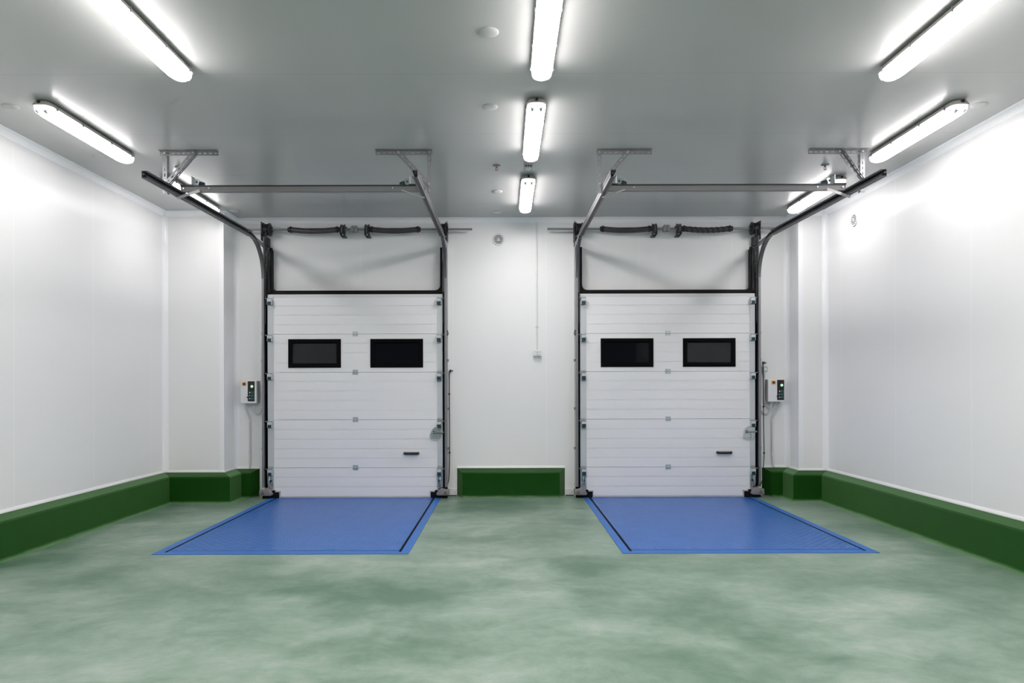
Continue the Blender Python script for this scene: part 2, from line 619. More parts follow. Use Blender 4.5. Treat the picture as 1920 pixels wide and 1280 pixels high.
KH, KF, KD = 0.357, 0.313, 0.12
KERB = [(-.01, -.02), (-.01, KH), (0, KH), (KD - .012, KF + .003), (KD, KF - .012), (KD, .05), (KD + .006, .024), (KD + .02, .008), (KD + .045, 0.001), (KD + .045, -.02)]
kx = P(487, 878, YB).x
mx0, mx1 = P(857, 876, YB).x, P(1059, 876, YB).x
rx = P(1428.5, 874, YB).x
struct(sweep_plan(MB(), LINE_L + [(kx, YB)], KERB, (None, -.62)).build('baseboard_left', 'kerb', smooth=18), 'dark green sloped kerb along the left wall and pier', 'kerb')
struct(sweep_plan(MB(), [(rx, YB)] + LINE_R, KERB, (.62, None)).build('baseboard_right', 'kerb', smooth=18), 'dark green sloped kerb along the right wall and pier', 'kerb')
struct(sweep_plan(MB(), [(mx0, YB), (mx1, YB)], KERB, (.62, -.62)).build('baseboard_back', 'kerb', smooth=18), 'short dark green kerb between the two doors', 'kerb')

tn = [0]


def trim(mb, label, mat='trim', **k):
    tn[0] += 1
    return struct(mb.build('trim_%d' % tn[0], mat, **k), label, 'trim')


SEAL = [(-.005, KH - .002), (-.005, KH + .026), (.006, KH + .026), (.012, KH + .008), (.012, KH - .002)]
trim(sweep_plan(MB(), LINE_L + [(kx, YB)], SEAL), 'white sealant line on top of the left green kerb', 'sealant')
trim(sweep_plan(MB(), [(rx, YB)] + LINE_R, SEAL), 'white sealant line on top of the right green kerb', 'sealant')
trim(sweep_plan(MB(), [(mx0, YB), (mx1, YB)], SEAL), 'white sealant line on the kerb between the doors', 'sealant')
CROWN = [(-.005, ZC + .005), (.058, ZC + .005), (.058, ZC - .004), (.040, ZC - .012), (.022, ZC - .026), (.010, ZC - .044), (.004, ZC - .062), (-.005, ZC - .062)]
trim(sweep_plan(MB(), LINE_L + LINE_R, CROWN), 'white cove moulding where walls meet the ceiling', smooth=50)


def corner_cove(x, y, sx, sy, label):
    """concave strip in an inner vertical corner"""
    r = .055
    prof = [(0, 0), (r, 0), (r, .004), (.035, .011), (.020, .020), (.011, .035), (.004, r), (0, r)]
    mb = MB().prism([(x + sx * (a - .002), y + sy * (b - .002)) for a, b in prof], lambda p, t: (p[0], p[1], t), KH + .02, ZC - .02)
    return trim(mb, label, smooth=50)


def corner_angle(x, y, sx, sy, label):
    """flat white angle over an outer corner; sx, sy point out of the solid"""
    w, t = .052, .003
    prof = [(t, t), (t, -w), (0, -w), (0, 0), (-w, 0), (-w, t)]
    mb = MB().prism([(x + sx * a, y + sy * b) for a, b in prof], lambda p, t_: (p[0], p[1], t_), KH + .02, ZC - .05)
    return trim(mb, label)


corner_cove(XL, PLY, 1, -1, 'white cove strip in the left wall corner')
corner_angle(PLX, PLY, 1, -1, 'white angle strip on the edge of the left pier')
corner_cove(PLX, YB, 1, -1, 'white cove strip where left pier meets the end wall')
corner_cove(PRX, YB, -1, -1, 'white cove strip where right pier meets the end wall')
corner_angle(PRX, PRY, -1, -1, 'white angle strip on the edge of the right pier')
corner_cove(XR, PRY, -1, -1, 'white cove strip in the right wall corner')

# ------------------------------------------------------------------ tube lamps
LL = 1.235


def stadium(hw, l0, l1, z, ry=.05, n=6):
    """outline of a lamp level: rectangle with rounded ends, in plan"""
    pts = []
    for cy, s, cx in ((l1, 1, 1), (l1, 1, -1), (l0, -1, -1), (l0, -1, 1)):
        rng = range(n + 1)
        for i in rng:
            a = math.pi / 2 * i / n
            if (cx, s) in ((-1, 1), (1, -1)):
                a = math.pi / 2 - a
            rx_ = min(hw, .045)
            pts.append((cx * (hw - rx_ + rx_ * math.cos(a)), cy - s * ry + s * ry * math.sin(a), z))
    return pts


def make_lamp():
    root = thing('tube_lamp', '', 'lamp', (0, 0, ZC))
    h = LL / 2
    body = MB().sweep([stadium(a, -h + b, h - b, ZC + z) for a, b, z in
                       ((.050, .02, -.010), (.062, .008, -.012), (.069, 0, -.028), (.073, -.002, -.036), (.073, -.002, -.042), (.066, .004, -.042))])
    body.box(-.035, .035, -.40, -.36, ZC - .014, ZC)
    body.box(-.035, .035, .36, .40, ZC - .014, ZC)
    o = body.build('housing', 'lamp_body', root, smooth=35)
    MB().cyl((0, -h + .004, ZC - .024), (0, -h - .010, ZC - .024), .011).build('cable_gland', 'plastic_black', o)
    MB().sweep([stadium(a, -h + b, h - b, ZC + z) for a, b, z in
                ((.068, .055, -.0425), (.0675, .055, -.066), (.061, .06, -.086), (.045, .066, -.096), (.020, .072, -.100))]).build('diffuser', 'lit_mid', root, smooth=60)
    for s in (-1, 1):
        e = MB()
        rings = []
        for a, b, z in ((.0675, .006, -.0425), (.0670, .010, -.066), (.060, .018, -.085), (.044, .030, -.095)):
            full = stadium(a, -h + b, h - b, ZC + z)
            half = [p for p in full if p[1] * s > 0]
            half = sorted(half, key=lambda p: math.atan2((p[1] * s) - (h - .06), p[0]))
            lo, hi = half[0], half[-1]
            rings.append([(lo[0], s * (h - .09), lo[2])] + half + [(hi[0], s * (h - .09), hi[2])])
        e.sweep(rings)
        c = e.build('diffuser_end', 'lens_end', root, smooth=60)
        for x in (-.030, .030):
            MB().cyl((x, s * (h - .020), ZC - .076), (x, s * (h - .045), ZC - .084), .012, 12).build('tube_holder', 'grey_box', c)
    for y in (-.52, -.20, .20, .52):
        for s in (-1, 1):
            k = MB().tube([(s * .0755, y, ZC - .020), (s * .080, y, ZC - .030), (s * .079, y, ZC - .052), (s * .068, y, ZC - .054)], .0035, 6)
            k.box(*sorted((s * .071, s * .077)), y - .009, y + .009, ZC - .054, ZC - .034)
            k.build('clip', 'galv', root)
    return root


LAMPS = [
    ((0.247, 7.55), 'small far tube lamp in the middle row, nearest the end wall'),
    ((0.243, 5.695), 'middle row tube lamp with a small grey box at its far end'),
    ((0.252, 4.03), 'big nearest tube lamp in the middle row, cut by the top edge'),
    ((-2.170, 4.03), 'big tube lamp cut by the top edge, on the left side'),
    ((-3.475, 5.715), 'tube lamp whole in view near the left wall'),
    ((-3.458, 7.56), 'tube lamp partly hidden behind the leftmost door track'),
    ((2.605, 4.05), 'big tube lamp cut by the top edge, on the right side'),
    ((3.445, 5.745), 'tube lamp near the right wall, ending beside a track hanger'),
    ((3.452, 7.60), 'tube lamp crossed by the cross bar end of the right door'),
    ((-2.15, 2.00), 'added unseen tube lamp on the ceiling, second row, left'),  # from here on: unseen lamps added along the rows to light the near floor
    ((0.25, 2.00), 'added unseen tube lamp on the ceiling, second row, centre'),
    ((2.57, 2.00), 'added unseen tube lamp on the ceiling, second row, right'),
    ((-2.15, 0.10), 'added unseen tube lamp on the ceiling, last row, left'),
    ((0.25, 0.10), 'added unseen tube lamp on the ceiling, last row, centre'),
    ((2.57, 0.10), 'added unseen tube lamp on the ceiling, last row, right'),
]
lamp0 = make_lamp()
for i, ((x, y), lab) in enumerate(LAMPS):
    o = lamp0 if i == 0 else copy_tree(lamp0)
    o.location = (x, y, ZC)
    row = 'rear' if y < 3 else 'wall' if abs(x) > 3 else 'mid' if abs(x) < 1 else 'quarter'
    for ch in o.children:
        if ch.name.split('.')[0] == 'diffuser':
            ch.material_slots[0].link = 'OBJECT'
            ch.material_slots[0].material = M['lit_' + row]
    tag(o, lab, 'lamp', 'tube lamps on the ceiling')

# ------------------------------------------------------------------ small ceiling fittings
disc = MB().lathe((0, 0, 0), (0, 0, -1), [(-.001, .060), (.003, .060), (.007, .055), (.010, .040), (.012, .0)]).build('ceiling_cap', 'cap', smooth=50, loc=(0, 0, 0))
for i, (x, y, lab) in enumerate((
        (P(917, 60, 4.157).x, 4.157, 'largest round white cap, beside the nearest middle lamp'),
        (P(919, 200, 5.266).x, 5.266, 'round white cap beside the near end of the second middle lamp'),
        (P(932, 359, 7.55).x, 7.55, 'round white cap just beyond the central sprinkler'),
        (P(932, 397, 8.43).x, 8.43, 'round white cap close to the end wall, over the middle grille'),
        (-3.79, 5.243, 'round white cap near the left wall at the frame edge'),
        (-3.774, 6.37, 'faint round white cap between left wall and tube lamp'),
        (-3.30, 8.335, 'round white cap over the left door drum'),
        (3.66, 5.26, 'round white cap near the right wall beside a tube lamp'))):
    o = disc if i == 0 else copy_tree(disc)
    o.location = (x, y, ZC)
    tag(o, lab, 'ceiling cap', 'round white caps on the ceiling')


def make_sprinkler():
    r = thing('sprinkler', '', 'sprinkler', (0, 0, ZC))
    MB().lathe((0, 0, ZC), (0, 0, -1), [(-.001, .038), (.004, .038), (.012, .026), (.014, .012)]).build('flange', 'galv', r, smooth=50)
    b = MB().cyl((0, 0, ZC - .012), (0, 0, ZC - .028), .008, 12)
    for s in (-1, 1):
        b.tube([(s * .007, 0, ZC - .025), (s * .011, 0, ZC - .034), (s * .007, 0, ZC - .044), (0, 0, ZC - .048)], .003, 6)
    b.build('nozzle', 'brass', r)
    d = MB().cyl((0, 0, ZC - .047), (0, 0, ZC - .050), .015, 16)
    d.build('deflector', 'brass', r)
    return r


s0 = make_sprinkler()
for i, (x, y, lab) in enumerate(((-.075, 6.66, 'brass sprinkler beside the middle lamp row'),
                                 (-3.19, 6.69, 'brass sprinkler behind the brace of the leftmost hanger'),
                                 (3.13, 6.66, 'brass sprinkler beside the rightmost hanger brace'))):
    o = s0 if i == 0 else copy_tree(s0)
    o.location = (x, y, ZC)
    tag(o, lab, 'sprinkler', 'ceiling sprinklers')

jx, jy = .232, 6.60
j = thing('junction_box', 'small grey box between the two far middle lamps', 'junction box', (jx, jy, ZC))
MB().box(jx - .042, jx + .042, jy - .06, jy + .05, ZC - .055, ZC).build('housing', 'grey_box', j, bevel=.008)
d = MB().lathe((jx, jy - .02, ZC - .053), (0, 0, -1), [(0, .032), (.010, .028), (.020, .015), (.022, .0)]).build('dome', 'white_plastic', j, smooth=50)
for a in (-.5, 0, .5):
    MB().box(jx + a * .045 - .006, jx + a * .045 + .006, jy - .0625, jy - .059, ZC - .05, ZC - .035).build('slot', 'dark_slot', j)

# ------------------------------------------------------------------ round grilles


def grille(name, c, nrm, right, label):
    """round louvred outlet, nrm pointing into the room"""
    c, nrm, right = Vector(c), Vector(nrm), Vector(right)
    up = Vector((0, 0, 1))
    r = thing(name, label, 'vent', c, 'round wall grilles')
    MB().lathe(c - nrm * .004, nrm, [(0, .079), (.010, .079), (.016, .074), (.016, .062), (.006, .062), (.004, 0)]).build('rim', 'white_plastic', r, smooth=40)
    MB().lathe(c - nrm * .002, nrm, [(0, .058), (.004, .058)]).build('dark_opening', 'dark_slot', r)
    for i in range(-3, 4):
        z = i * .0185
        w = 2 * math.sqrt(max(.0001, .063 ** 2 - z * z))
        MB().obox(c + up * z + nrm * .010, right, (up - nrm * .25).normalized(), (up * .25 + nrm).normalized(), w, .0095, .003).build('slat', 'white_plastic', r)
    MB().lathe(c + nrm * .006, nrm, [(0, .014), (.009, .014), (.010, 0)]).build('hub', 'white_plastic', r)


gm = P(934.5, 449, YB)
grille('wall_vent', gm, (0, -1, 0), (1, 0, 0), 'round white louvred grille high between the two doors')
gr = P(1602, 412, 7.753)
grille('wall_vent', (XR, gr.y, gr.z), (-1, 0, 0), (0, 1, 0), 'round white louvred grille high on the right side wall')

# ------------------------------------------------------------------ sectional doors
YL0, YL1 = 8.600, 8.640          # leaf front and back


def zl(py):                       # height of a photo row on the left leaf
    return H - (py - VY + ROLL * (666 - VX)) * YL0 / F


def xl(px):
    return (px - VX) * YL0 / F + .003


ROWS = [(551.5, 556.8), (556.8, 626.0), (626.0, 697.5), (697.5, 786.5), (786.5, 876.5), (876.5, 930.2), (930.2, 935.0)]
RIBS = [None, [573.5, 590.7, 608.5], [643.5, 661.5, 679.5], [714.8, 732.6, 750.6, 768.6], [805, 823, 841, 858.7], [894.3, 912.3], None]
WINS = [(540, 639), (694, 793)]
WZ = (zl(689.2), zl(635.2))


def make_door(k, n, label):
    ox = DX * k
    r = thing('door_%d' % n, label, 'door', (DC + ox, 8.62, 0), kind='structure')
    x0, x1 = DL + ox, DR + ox
    wins = [(xl(a) + ox, xl(b) + ox) for a, b in WINS]
    MB().box(x0, x1, YL0 + .002, YL1, zl(ROWS[0][1]), zl(ROWS[0][0])).build('top_strip', 'strip', r)
    for i in range(1, 6):
        zt, zb = zl(ROWS[i][0]) - .0018, zl(ROWS[i][1]) + .0018
        cuts = [zb] + [zl(y) for y in RIBS[i][::-1]] + [zt]
        mb = MB()
        g, dpt = .0047, .006

        def pieces(z0, z1, ya, yb):
            if i != 2:
                mb.box(x0, x1, ya, yb, z0, z1)
                return
            segs = [(z0, min(z1, WZ[0]), False), (max(z0, WZ[0]), min(z1, WZ[1]), True), (max(z0, WZ[1]), z1, False)]
            for a, b, hole in segs:
                if b - a < 1e-4:
                    continue
                if not hole:
                    mb.box(x0, x1, ya, yb, a, b)
                else:
                    e = [x0, wins[0][0] + .02, wins[0][1] - .02, wins[1][0] + .02, wins[1][1] - .02, x1]
                    for q in (0, 2, 4):
                        mb.box(e[q], e[q + 1], ya, yb, a, b)
        pieces(zb, zt, YL0 + dpt, YL1)
        for a, b in zip(cuts, cuts[1:]):
            pieces(a + (g if a != zb else 0), b, YL0, YL0 + dpt + .0005)
        mb.build('panel', 'door_white', r)
    MB().box(x0 + .03, x1 - .03, YL0 + .004, YL1 - .004, .004, zl(ROWS[6][0])).build('bottom_seal', 'bottom_strip', r, bevel=.003)
    for a, b in ((x0, xl(513) + ox), (xl(819.3) + ox, x1)):
        for i in range(1, 6):
            MB().box(a, b, YL0 - .0025, YL0, zl(ROWS[i][1]) + .003, zl(ROWS[i][0]) - .003).build('end_stile', 'end_cap', r)
    # windows
    for a, b in wins:
        w, z0, z1 = .058, WZ[0], WZ[1]
        f = MB()
        prof = [(0, 0), (-.012, .004), (-.016, .012), (-.016, w - .016), (-.004, w), (.020, w), (.020, 0)]
        ring = lambda d: [(a + d, z0 + d), (b - d, z0 + d), (b - d, z1 - d), (a + d, z1 - d)]
        rings = [[(ring(d)[q][0], YL0 + y, ring(d)[q][1]) for y, d in prof] for q in range(4)]
        f.sweep(rings + rings[:1], caps=False)
        bmesh.ops.remove_doubles(f.bm, verts=f.bm.verts, dist=1e-6)
        fo = f.build('window_frame', 'frame_black', r)
        MB().box(a + w - .006, b - w + .006, YL0 + .002, YL0 + .008, z0 + w - .006, z1 - w + .006).build('pane', 'pane', fo)
    # centre hinges
    cx = xl(666) + ox
    for y in (626.0, 697.5, 786.5, 876.5):
        z = zl(y)
        h = MB().box(cx - .033, cx + .033, YL0 - .003, YL0, z + .006, z + .032)
        h.box(cx - .033, cx + .033, YL0 - .003, YL0, z - .030, z - .004)
        h.cyl((cx - .036, YL0 - .007, z + .001), (cx + .036, YL0 - .007, z + .001), .007, 10)
        ho = h.build('hinge', 'zinc', r, smooth=40)
        sc = MB()
        for sx in (-.022, .022):
            for dz in (.020, -.020):
                sc.cyl((cx + sx, YL0 - .003, z + dz), (cx + sx, YL0 - .007, z + dz), .005, 8)
        sc.build('screw', 'galv', ho)
    # roller hinges along both edges
    for side in (-1, 1):
        ex = (x0 if side < 0 else x1)
        ins = -side
        for j, y in enumerate((560.5, 629.0, 700.5, 790.0, 879.0)):
            z = zl(y)
            a0 = ex + ins * .012
            a1 = ex + ins * .066
            lo, hi = min(a0, a1), max(a0, a1)
            b = MB().box(lo, hi, YL0 - .006, YL0 - .0025, z - .105, z + .038)       # base plate
            b.box(lo, hi, YL0 - .060, YL0 - .006, z - .006, z - .002)                # shelf
            b.box(lo - .001, lo + .003, YL0 - .058, YL0 - .006, z - .075, z - .006)   # cheeks
            b.box(hi - .003, hi + .001, YL0 - .058, YL0 - .006, z - .075, z - .006)
            ho = b.build('roller_hinge', 'zinc', r)
            MB().box(lo + .002, hi - .002, YL0 - .062, YL0 - .058, z - .036, z - .002).build('front_plate', 'end_cap', ho, bevel=.001)
            MB().box(lo + .004, hi - .004, YL0 - .058, YL0 - .010, z - .080, z - .038).build('guard', 'teal', ho)
            MB().cyl((hi if side < 0 else lo, YL0 - .038, z + .004), (ex + side * .030, YL0 - .038, z + .004), .0052, 10).build('axle', 'galv', ho)
            MB().lathe((ex + side * .030, YL0 - .030, z + .004), (side, 0, 0), [(-.010, .018), (-.008, .021), (0.0, .021), (.002, .018)], 16).build('roller', 'plastic_black', ho)
    # grip
    gx0, gx1, gz = xl(756.5) + ox, xl(785) + ox, zl(849.6)
    gp = MB().tube(smooth_path([(gx0 + .012, YL0 + .001, gz), (gx0 + .014, YL0 - .026, gz), (gx0 + .035, YL0 - .036, gz), (gx1 - .035, YL0 - .036, gz), (gx1 - .014, YL0 - .026, gz), (gx1 - .012, YL0 + .001, gz)], 5), .0165, 10)
    gp.build('handle', 'plastic_black', r, smooth=60)
    # shoot bolt
    bx, bz = xl(818) + ox, zl(812.5)
    outline = [(-.074, -.068), (.030, -.068), (.052, -.060), (.060, -.030), (.060, .060), (-.012, .083), (-.045, .062), (-.070, .022)]
    lk = MB().prism([(bx + a, bz + b) for a, b in outline], lambda p, t: (p[0], t, p[1]), YL0 - .010, YL0 - .0025)
    lo = lk.build('lock_plate', 'zinc', r, bevel=.0015)
    MB().tube(smooth_path([(bx - .062, YL0 - .030, bz + .015), (bx - .078, YL0 - .034, bz - .020), (bx - .072, YL0 - .034, bz - .070), (bx - .030, YL0 - .034, bz - .078), (bx + .018, YL0 - .034, bz - .076), (bx + .028, YL0 - .034, bz - .050), (bx + .024, YL0 - .032, bz - .005)], 5), .0065, 8).build('pull_loop', 'zinc', lo, smooth=60)
    MB().tube([(bx - .045, YL0 - .022, bz + .010), (bx + .090, YL0 - .022, bz + .012)], .010, 10).build('bolt', 'galv', lo, smooth=60)
    MB().box(bx - .044, bx - .020, YL0 - .016, YL0 - .010, bz - .005, bz + .028).build('cover', 'plastic_black', lo)
    # bottom fittings
    for side in (-1, 1):
        ex = (x0 if side < 0 else x1)
        ins = -side
        q = lambda a, b: (min(ex + ins * a, ex + ins * b), max(ex + ins * a, ex + ins * b))
        br = MB().box(*q(.004, .068), YL0 - .008, YL0 - .0025, .115, .300)
        br.box(*q(.010, .060), YL0 - .058, YL0 - .008, .272, .276)
        br.box(*q(.010, .013), YL0 - .050, YL0 - .008, .18, .272)
        br.tube([(ex + ins * .030, YL0 - .030, .28), (ex + ins * .028, YL0 - .046, .22), (ex + ins * .020, YL0 - .040, .165)], .006, 8)
        bo = br.build('bottom_bracket', 'zinc', r)
        MB().cyl((ex + ins * .045, YL0 - .030, .185), (ex + ins * .045, YL0 - .030, .145), .014, 12).build('cable_pin', 'grey_plastic', bo)
        MB().box(*q(.016, .052), YL0 - .036, YL0 - .010, .205, .232).build('guard', 'teal', bo)
        # grey cable break cover: a cone-shouldered housing on the foot of the leaf
        pr = [(.060, .040), (.078, .060), (.040, .120), (.010, .145), (-.015, .122), (-.060, .112), (-.082, .118), (-.088, .050), (-.070, .042)]
        cv = MB().prism([(ex + ins * a, b) for a, b in pr], lambda p, t: (p[0], t, p[1]), YL0 - .085, YL0 - .012)
        co = cv.build('cable_break_cover', 'grey_plastic', r, bevel=.008, smooth=50)
        tx, tz = ex + side * .040, .078
        tri = [(-.024, -.020), (.024, -.020), (0, .022)]
        MB().prism([(tx + a, tz + b) for a, b in tri], lambda p, t: (p[0], t, p[1]), YL0 - .0858, YL0 - .0845).build('warning_triangle', 'dark_slot', co)
        MB().prism([(tx + a * .5, tz - .003 + b * .5) for a, b in tri], lambda p, t: (p[0], t, p[1]), YL0 - .0862, YL0 - .0850).build('triangle_centre', 'grey_plastic', co)
        sl = MB().box(*q(-.060, .085), YL0 - .030, YL0 + .020, .002, .040)
        sl.box(*q(.060, .150), YL0 - .024, YL0 + .004, .006, .078)
        sl.box(*q(.062, .095), YL0 - .030, YL0 - .002, .070, .100)
        sl.build('corner_seal', 'rubber', r)
        br = MB().box(*q(.150, .158), YL0 - .026, YL0, .004, .090)
        br.box(*q(.095, .158), YL0 - .026, YL0, .079, .090)
        br.build('seal_bracket', 'grey_box', r)
    return r


make_door(0, 1, 'white ribbed overhead door left of the middle kerb, closed')
make_door(1, 2, 'white ribbed overhead door right of the middle kerb, closed')

# ------------------------------------------------------------------ tracks
ZT0, ZT1 = 3.222, 3.185          # horizontal rail height at the wall and at its free end
YT0, YT1 = 8.18, 5.73


def zt(y):
    return ZT0 + (ZT1 - ZT0) * (YT0 - y) / (YT0 - YT1)


def channel_rings(web, inn, path, h=.062, w=.046, t=.003, lip=.016):
    """C rail; path: list of (point in the YZ plane, normal in YZ pointing to the outside of the bend); opens inwards"""
    rings = []
    pr = [(0, -h / 2), (w, -h / 2), (w, -h / 2 + lip), (w - t, -h / 2 + lip), (w - t, -h / 2 + t), (t, -h / 2 + t), (t, h / 2 - t), (w - t, h / 2 - t), (w - t, h / 2 - lip), (w, h / 2 - lip), (w, h / 2), (0, h / 2)]
    for (y, z), (ny, nz) in path:
        rings.append([(web + inn * a, y + ny * b, z + nz * b) for a, b in pr])
    return rings


def make_track(k, side, label):
    ox = DX * k
    web = (DL - .059 if side < 0 else DR + .059) + ox
    inn = -side
    q = lambda a, b: (min(web + inn * a, web + inn * b), max(web + inn * a, web + inn * b))
    r = thing('door_track', label, 'track', (web, 8.65, 0), 'steel door tracks')
    # vertical rail beside the leaf
    R = .46
    yv = 8.572
    zc = zt(8.1) - R
    v = [((yv, z), (-1, 0)) for z in (.14, zc)]
    MB().sweep(channel_rings(web, inn, v, h=.036, w=.028, lip=.007)).build('vertical_rail', 'grey_steel', r)
    # angle carrying the rail on the wall, up to the shaft bearing
    a = MB().box(*q(0, .003), 8.60, YB, .14, 3.30)
    a.box(*q(-.004, .0), 8.60, 8.606, .14, 3.1)
    a.build('wall_angle', 'angle', r)
    MB().box(*q(.003, .066), 8.662, 8.672, .05, 2.60).build('side_dark_strip', 'rubber', r)  # black strip standing in for the shaded hollow of the rail
    p = MB().box(*q(.004, .040), 8.655, 8.662, 2.45, 3.28)
    po = p.build('upper_post', 'iron' if True else '', r)
    b = MB()
    for z in (2.55, 2.78, 2.95, 3.08, 3.18):
        b.cyl((web + inn * .020, 8.655, z), (web + inn * .020, 8.650, z), .007, 8)
    b.build('bolt_head', 'galv', po)
    MB().box(*q(.040, .066), 8.690, 8.700, 2.62, 3.16).build('reveal_strip', 'grey_steel', r)
    # bend and horizontal rail
    path = []
    for i in range(13):
        t = math.pi / 2 * i / 12
        path.append(((yv - R + R * math.cos(t), zc + R * math.sin(t)), (math.cos(t), math.sin(t))))
    path = [((y, z), (-ny, -nz)) for (y, z), (ny, nz) in path]
    MB().sweep(channel_rings(web, inn, path, h=.046, w=.036)).build('curved_rail', 'steel', r, smooth=30)
    y0 = yv - R
    hp = [((y, zt(y)), (0, -1)) for y in (y0, YT1)]
    ho = MB().sweep(channel_rings(web, inn, hp)).build('horizontal_rail', 'steel', r)
    MB().tube([(web + inn * .02, YT1 + .04, zt(YT1)), (web + inn * .02, YT1 - .010, zt(YT1))], .010, 10).build('end_stop', 'iron', ho)
    gv = MB().box(*q(-.0015, .0005), YT1 + .02, y0 - .02, -.010, .010)  # dark strip puts the shade of a rail groove into colour
    for v_ in gv.bm.verts:
        v_.co.z += zt(v_.co.y) + .004
    gv.build('groove', 'iron', ho)
    gv = MB().box(*q(.013, .030), YT1 + .005, y0 - .02, -.0322, -.0305)  # underside likewise: groove shade drawn as a dark strip
    for v_ in gv.bm.verts:
        v_.co.z += zt(v_.co.y)
    gv.build('groove', 'iron', ho)
    # straight piece of the rail back to the post
    z0, z1 = zt(y0), zt(8.6)
    sp = MB()
    prof = [(.004, -.030), (.040, -.030), (.040, -.026), (.008, -.026), (.008, .030), (.004, .030)]
    sp.sweep([[(web + inn * a, y, z + b) for a, b in prof] for y, z in ((y0 + .10, z0 - .01), (8.652, z1 - .045))])
    sp.build('strut', 'grey_steel', r)
    # wall clips on the outer side
    for z in (2.07, 1.73, 1.12, .62):
        c = MB().box(*q(-.020, 0), 8.60, 8.632, z - .016, z + .016)
        c.cyl((web - inn * .012, 8.60, z), (web - inn * .012, 8.590, z), .008, 8)
        c.build('wall_clip', 'galv', r)
    c = MB().box(*q(-.012, 0), 8.594, 8.606, 2.04, 2.11)
    c.build('latch_plate', 'iron', r)
    return r


for k, d in ((0, 'left'), (1, 'right')):
    make_track(k, -1, ('dark rail left of the left door, nearest the left wall' if k == 0 else 'dark rail right of the white socket, at the right door'))
    make_track(k, 1, ('dark rail between the left door and the middle grille' if k == 0 else 'dark rail nearest the right wall, beside the right door'))


# hangers of slotted angle
def make_hanger(xd, xa, xb, xbr, label, flange=(1, 1)):
    """xd: drop, ceiling rail from xa to xb, brace meets the rail at xbr"""
    y = 6.235
    r = thing('track_hanger', label, 'hanger', (xd, y, ZC), 'slotted steel hangers')
    rail = MB()
    L = abs(xb - xa)
    x0 = min(xa, xb)
    rail.perforated((x0, y, ZC - .022), (1, 0, 0), (0, 0, 1), (0, 1, 0), L, .040)
    rail.perforated((x0, y - .022, ZC - .003), (1, 0, 0), (0, 1, 0), (0, 0, 1), L, .040)
    rail.build('ceiling_rail', 'galv', r)
    zb = 3.165
    drop = MB()
    inn = 1 if xb > xa else -1
    drop.perforated((xd, y - .004, ZC - .002), (0, 0, -1), (1, 0, 0), (0, 1, 0), ZC - zb, .040)
    drop.perforated((xd + inn * .019, y + .018, ZC - .004), (0, 0, -1), (0, 1, 0), (1, 0, 0), ZC - zb - .004, .040)
    drop.build('drop_rail', 'galv', r)
    a, b = Vector((xbr, y - .008, ZC - .020)), Vector((xd + inn * .005, y - .008, zb + .08))
    u = (b - a).normalized()
    nn = Vector((0, 1, 0))
    v = u.cross(nn).normalized()
    br = MB().perforated(a - u * .02, u, v, nn, (b - a).length + .04, .040)
    br.perforated(a - u * .02 + v * .019 * flange[0] + nn * .02 * flange[1], u, nn, v, (b - a).length + .04, .040)
    br.build('brace', 'galv', r)
    bo = MB()
    for c in ((xd, y - .004, ZC - .022), (a.x, a.y, a.z), (b.x, b.y, b.z)):
        bo.cyl((c[0], c[1] - .001, c[2]), (c[0], c[1] - .010, c[2]), .010, 6)
    bo.build('bolt_head', 'zinc', r)
    return r


make_hanger(-3.098, -3.145, -2.610, -2.835, 'slotted steel hanger nearest the left wall')
make_hanger(-.684, -.655, -1.175, -.965, 'slotted steel hanger left of the middle lamp row', (-1, 1))
make_hanger(.868, .844, 1.346, 1.130, 'slotted steel hanger right of the middle lamp row')
make_hanger(3.270, 3.316, 2.776, 3.060, 'slotted steel hanger nearest the right wall', (1, -1))


# rear cross bars with stops
def make_bar(k, label):
    ox = DX * k
    y, z = 6.35, 3.240
    xa, xb = DL - .06 + ox, DR + .06 + ox
    r = thing('cross_bar', label, 'bar', ((xa + xb) / 2, y, z), 'cross bars under the ceiling')
    prof = [(-.020, -.030), (.020, -.030), (.020, -.026), (-.016, -.026), (-.016, .022), (.020, .022), (.020, .028), (-.026, .028), (-.026, .018), (-.020, .018)]
    MB().prism(prof, lambda p, t: (t, y + p[0], z + p[1]), xa + .045, xb - .045).build('bar', 'bar_steel', r)
    MB().box(xa + .045, xb - .045, y - .0275, y - .0262, z + .0175, z + .0285).build('top_edge', 'iron', r)
    for e, inn, sw in ((xa, 1, .026 if k == 0 else .009), (xb, -1, .009 if k == 0 else .026)):
        c = MB().box(min(e + inn * .045, e + inn * .16), max(e + inn * .045, e + inn * .16), y - .032, y + .032, z + .024, z + .034)
        c.build('seat_plate', 'iron', r)
        cx = e + inn * .15
        s = MB().box(min(cx, cx + inn * .004), max(cx, cx + inn * .004), y - .035, y + .035, z + .034, z + .112)
        s.prism([(0, 0), (.060, 0), (.068, .020), (.050, .062), (.0, .066)], lambda p, t: (cx + inn * p[0], t, z + .034 + p[1]), y + .015, y + .019)
        so = s.build('stop_bracket', 'zinc', r)
        MB().cyl((cx + inn * .03, y + .014, z + .07), (cx + inn * .03, y + .008, z + .07), .008, 10).build('bolt_hole', 'dark_slot', so)
        MB().lathe((cx + inn * .05, y + .020, z + .058), (inn * .9, .2, -.3), [(0, .022), (.02, .024), (.045, .024), (.05, .018)], 14).build('buffer', 'teal', so)
        a = Vector((e + inn * .225, y - .030, z - .022))
        b = Vector((e + inn * .012, y - .040, zt(y) - .052))
        u = (b - a).normalized()
        v = u.cross(Vector((0, 1, 0))).normalized()
        MB().obox((a + b) / 2, u, v, u.cross(v), (b - a).length, sw, .004).build('brace_strip', 'strap', r)
        bh = MB()
        for d in (.075, .31):
            bh.cyl((e + inn * d, y - .025, z), (e + inn * d, y - .031, z), .007, 8)
        bh.build('bolt_head', 'zinc', r)
    return r


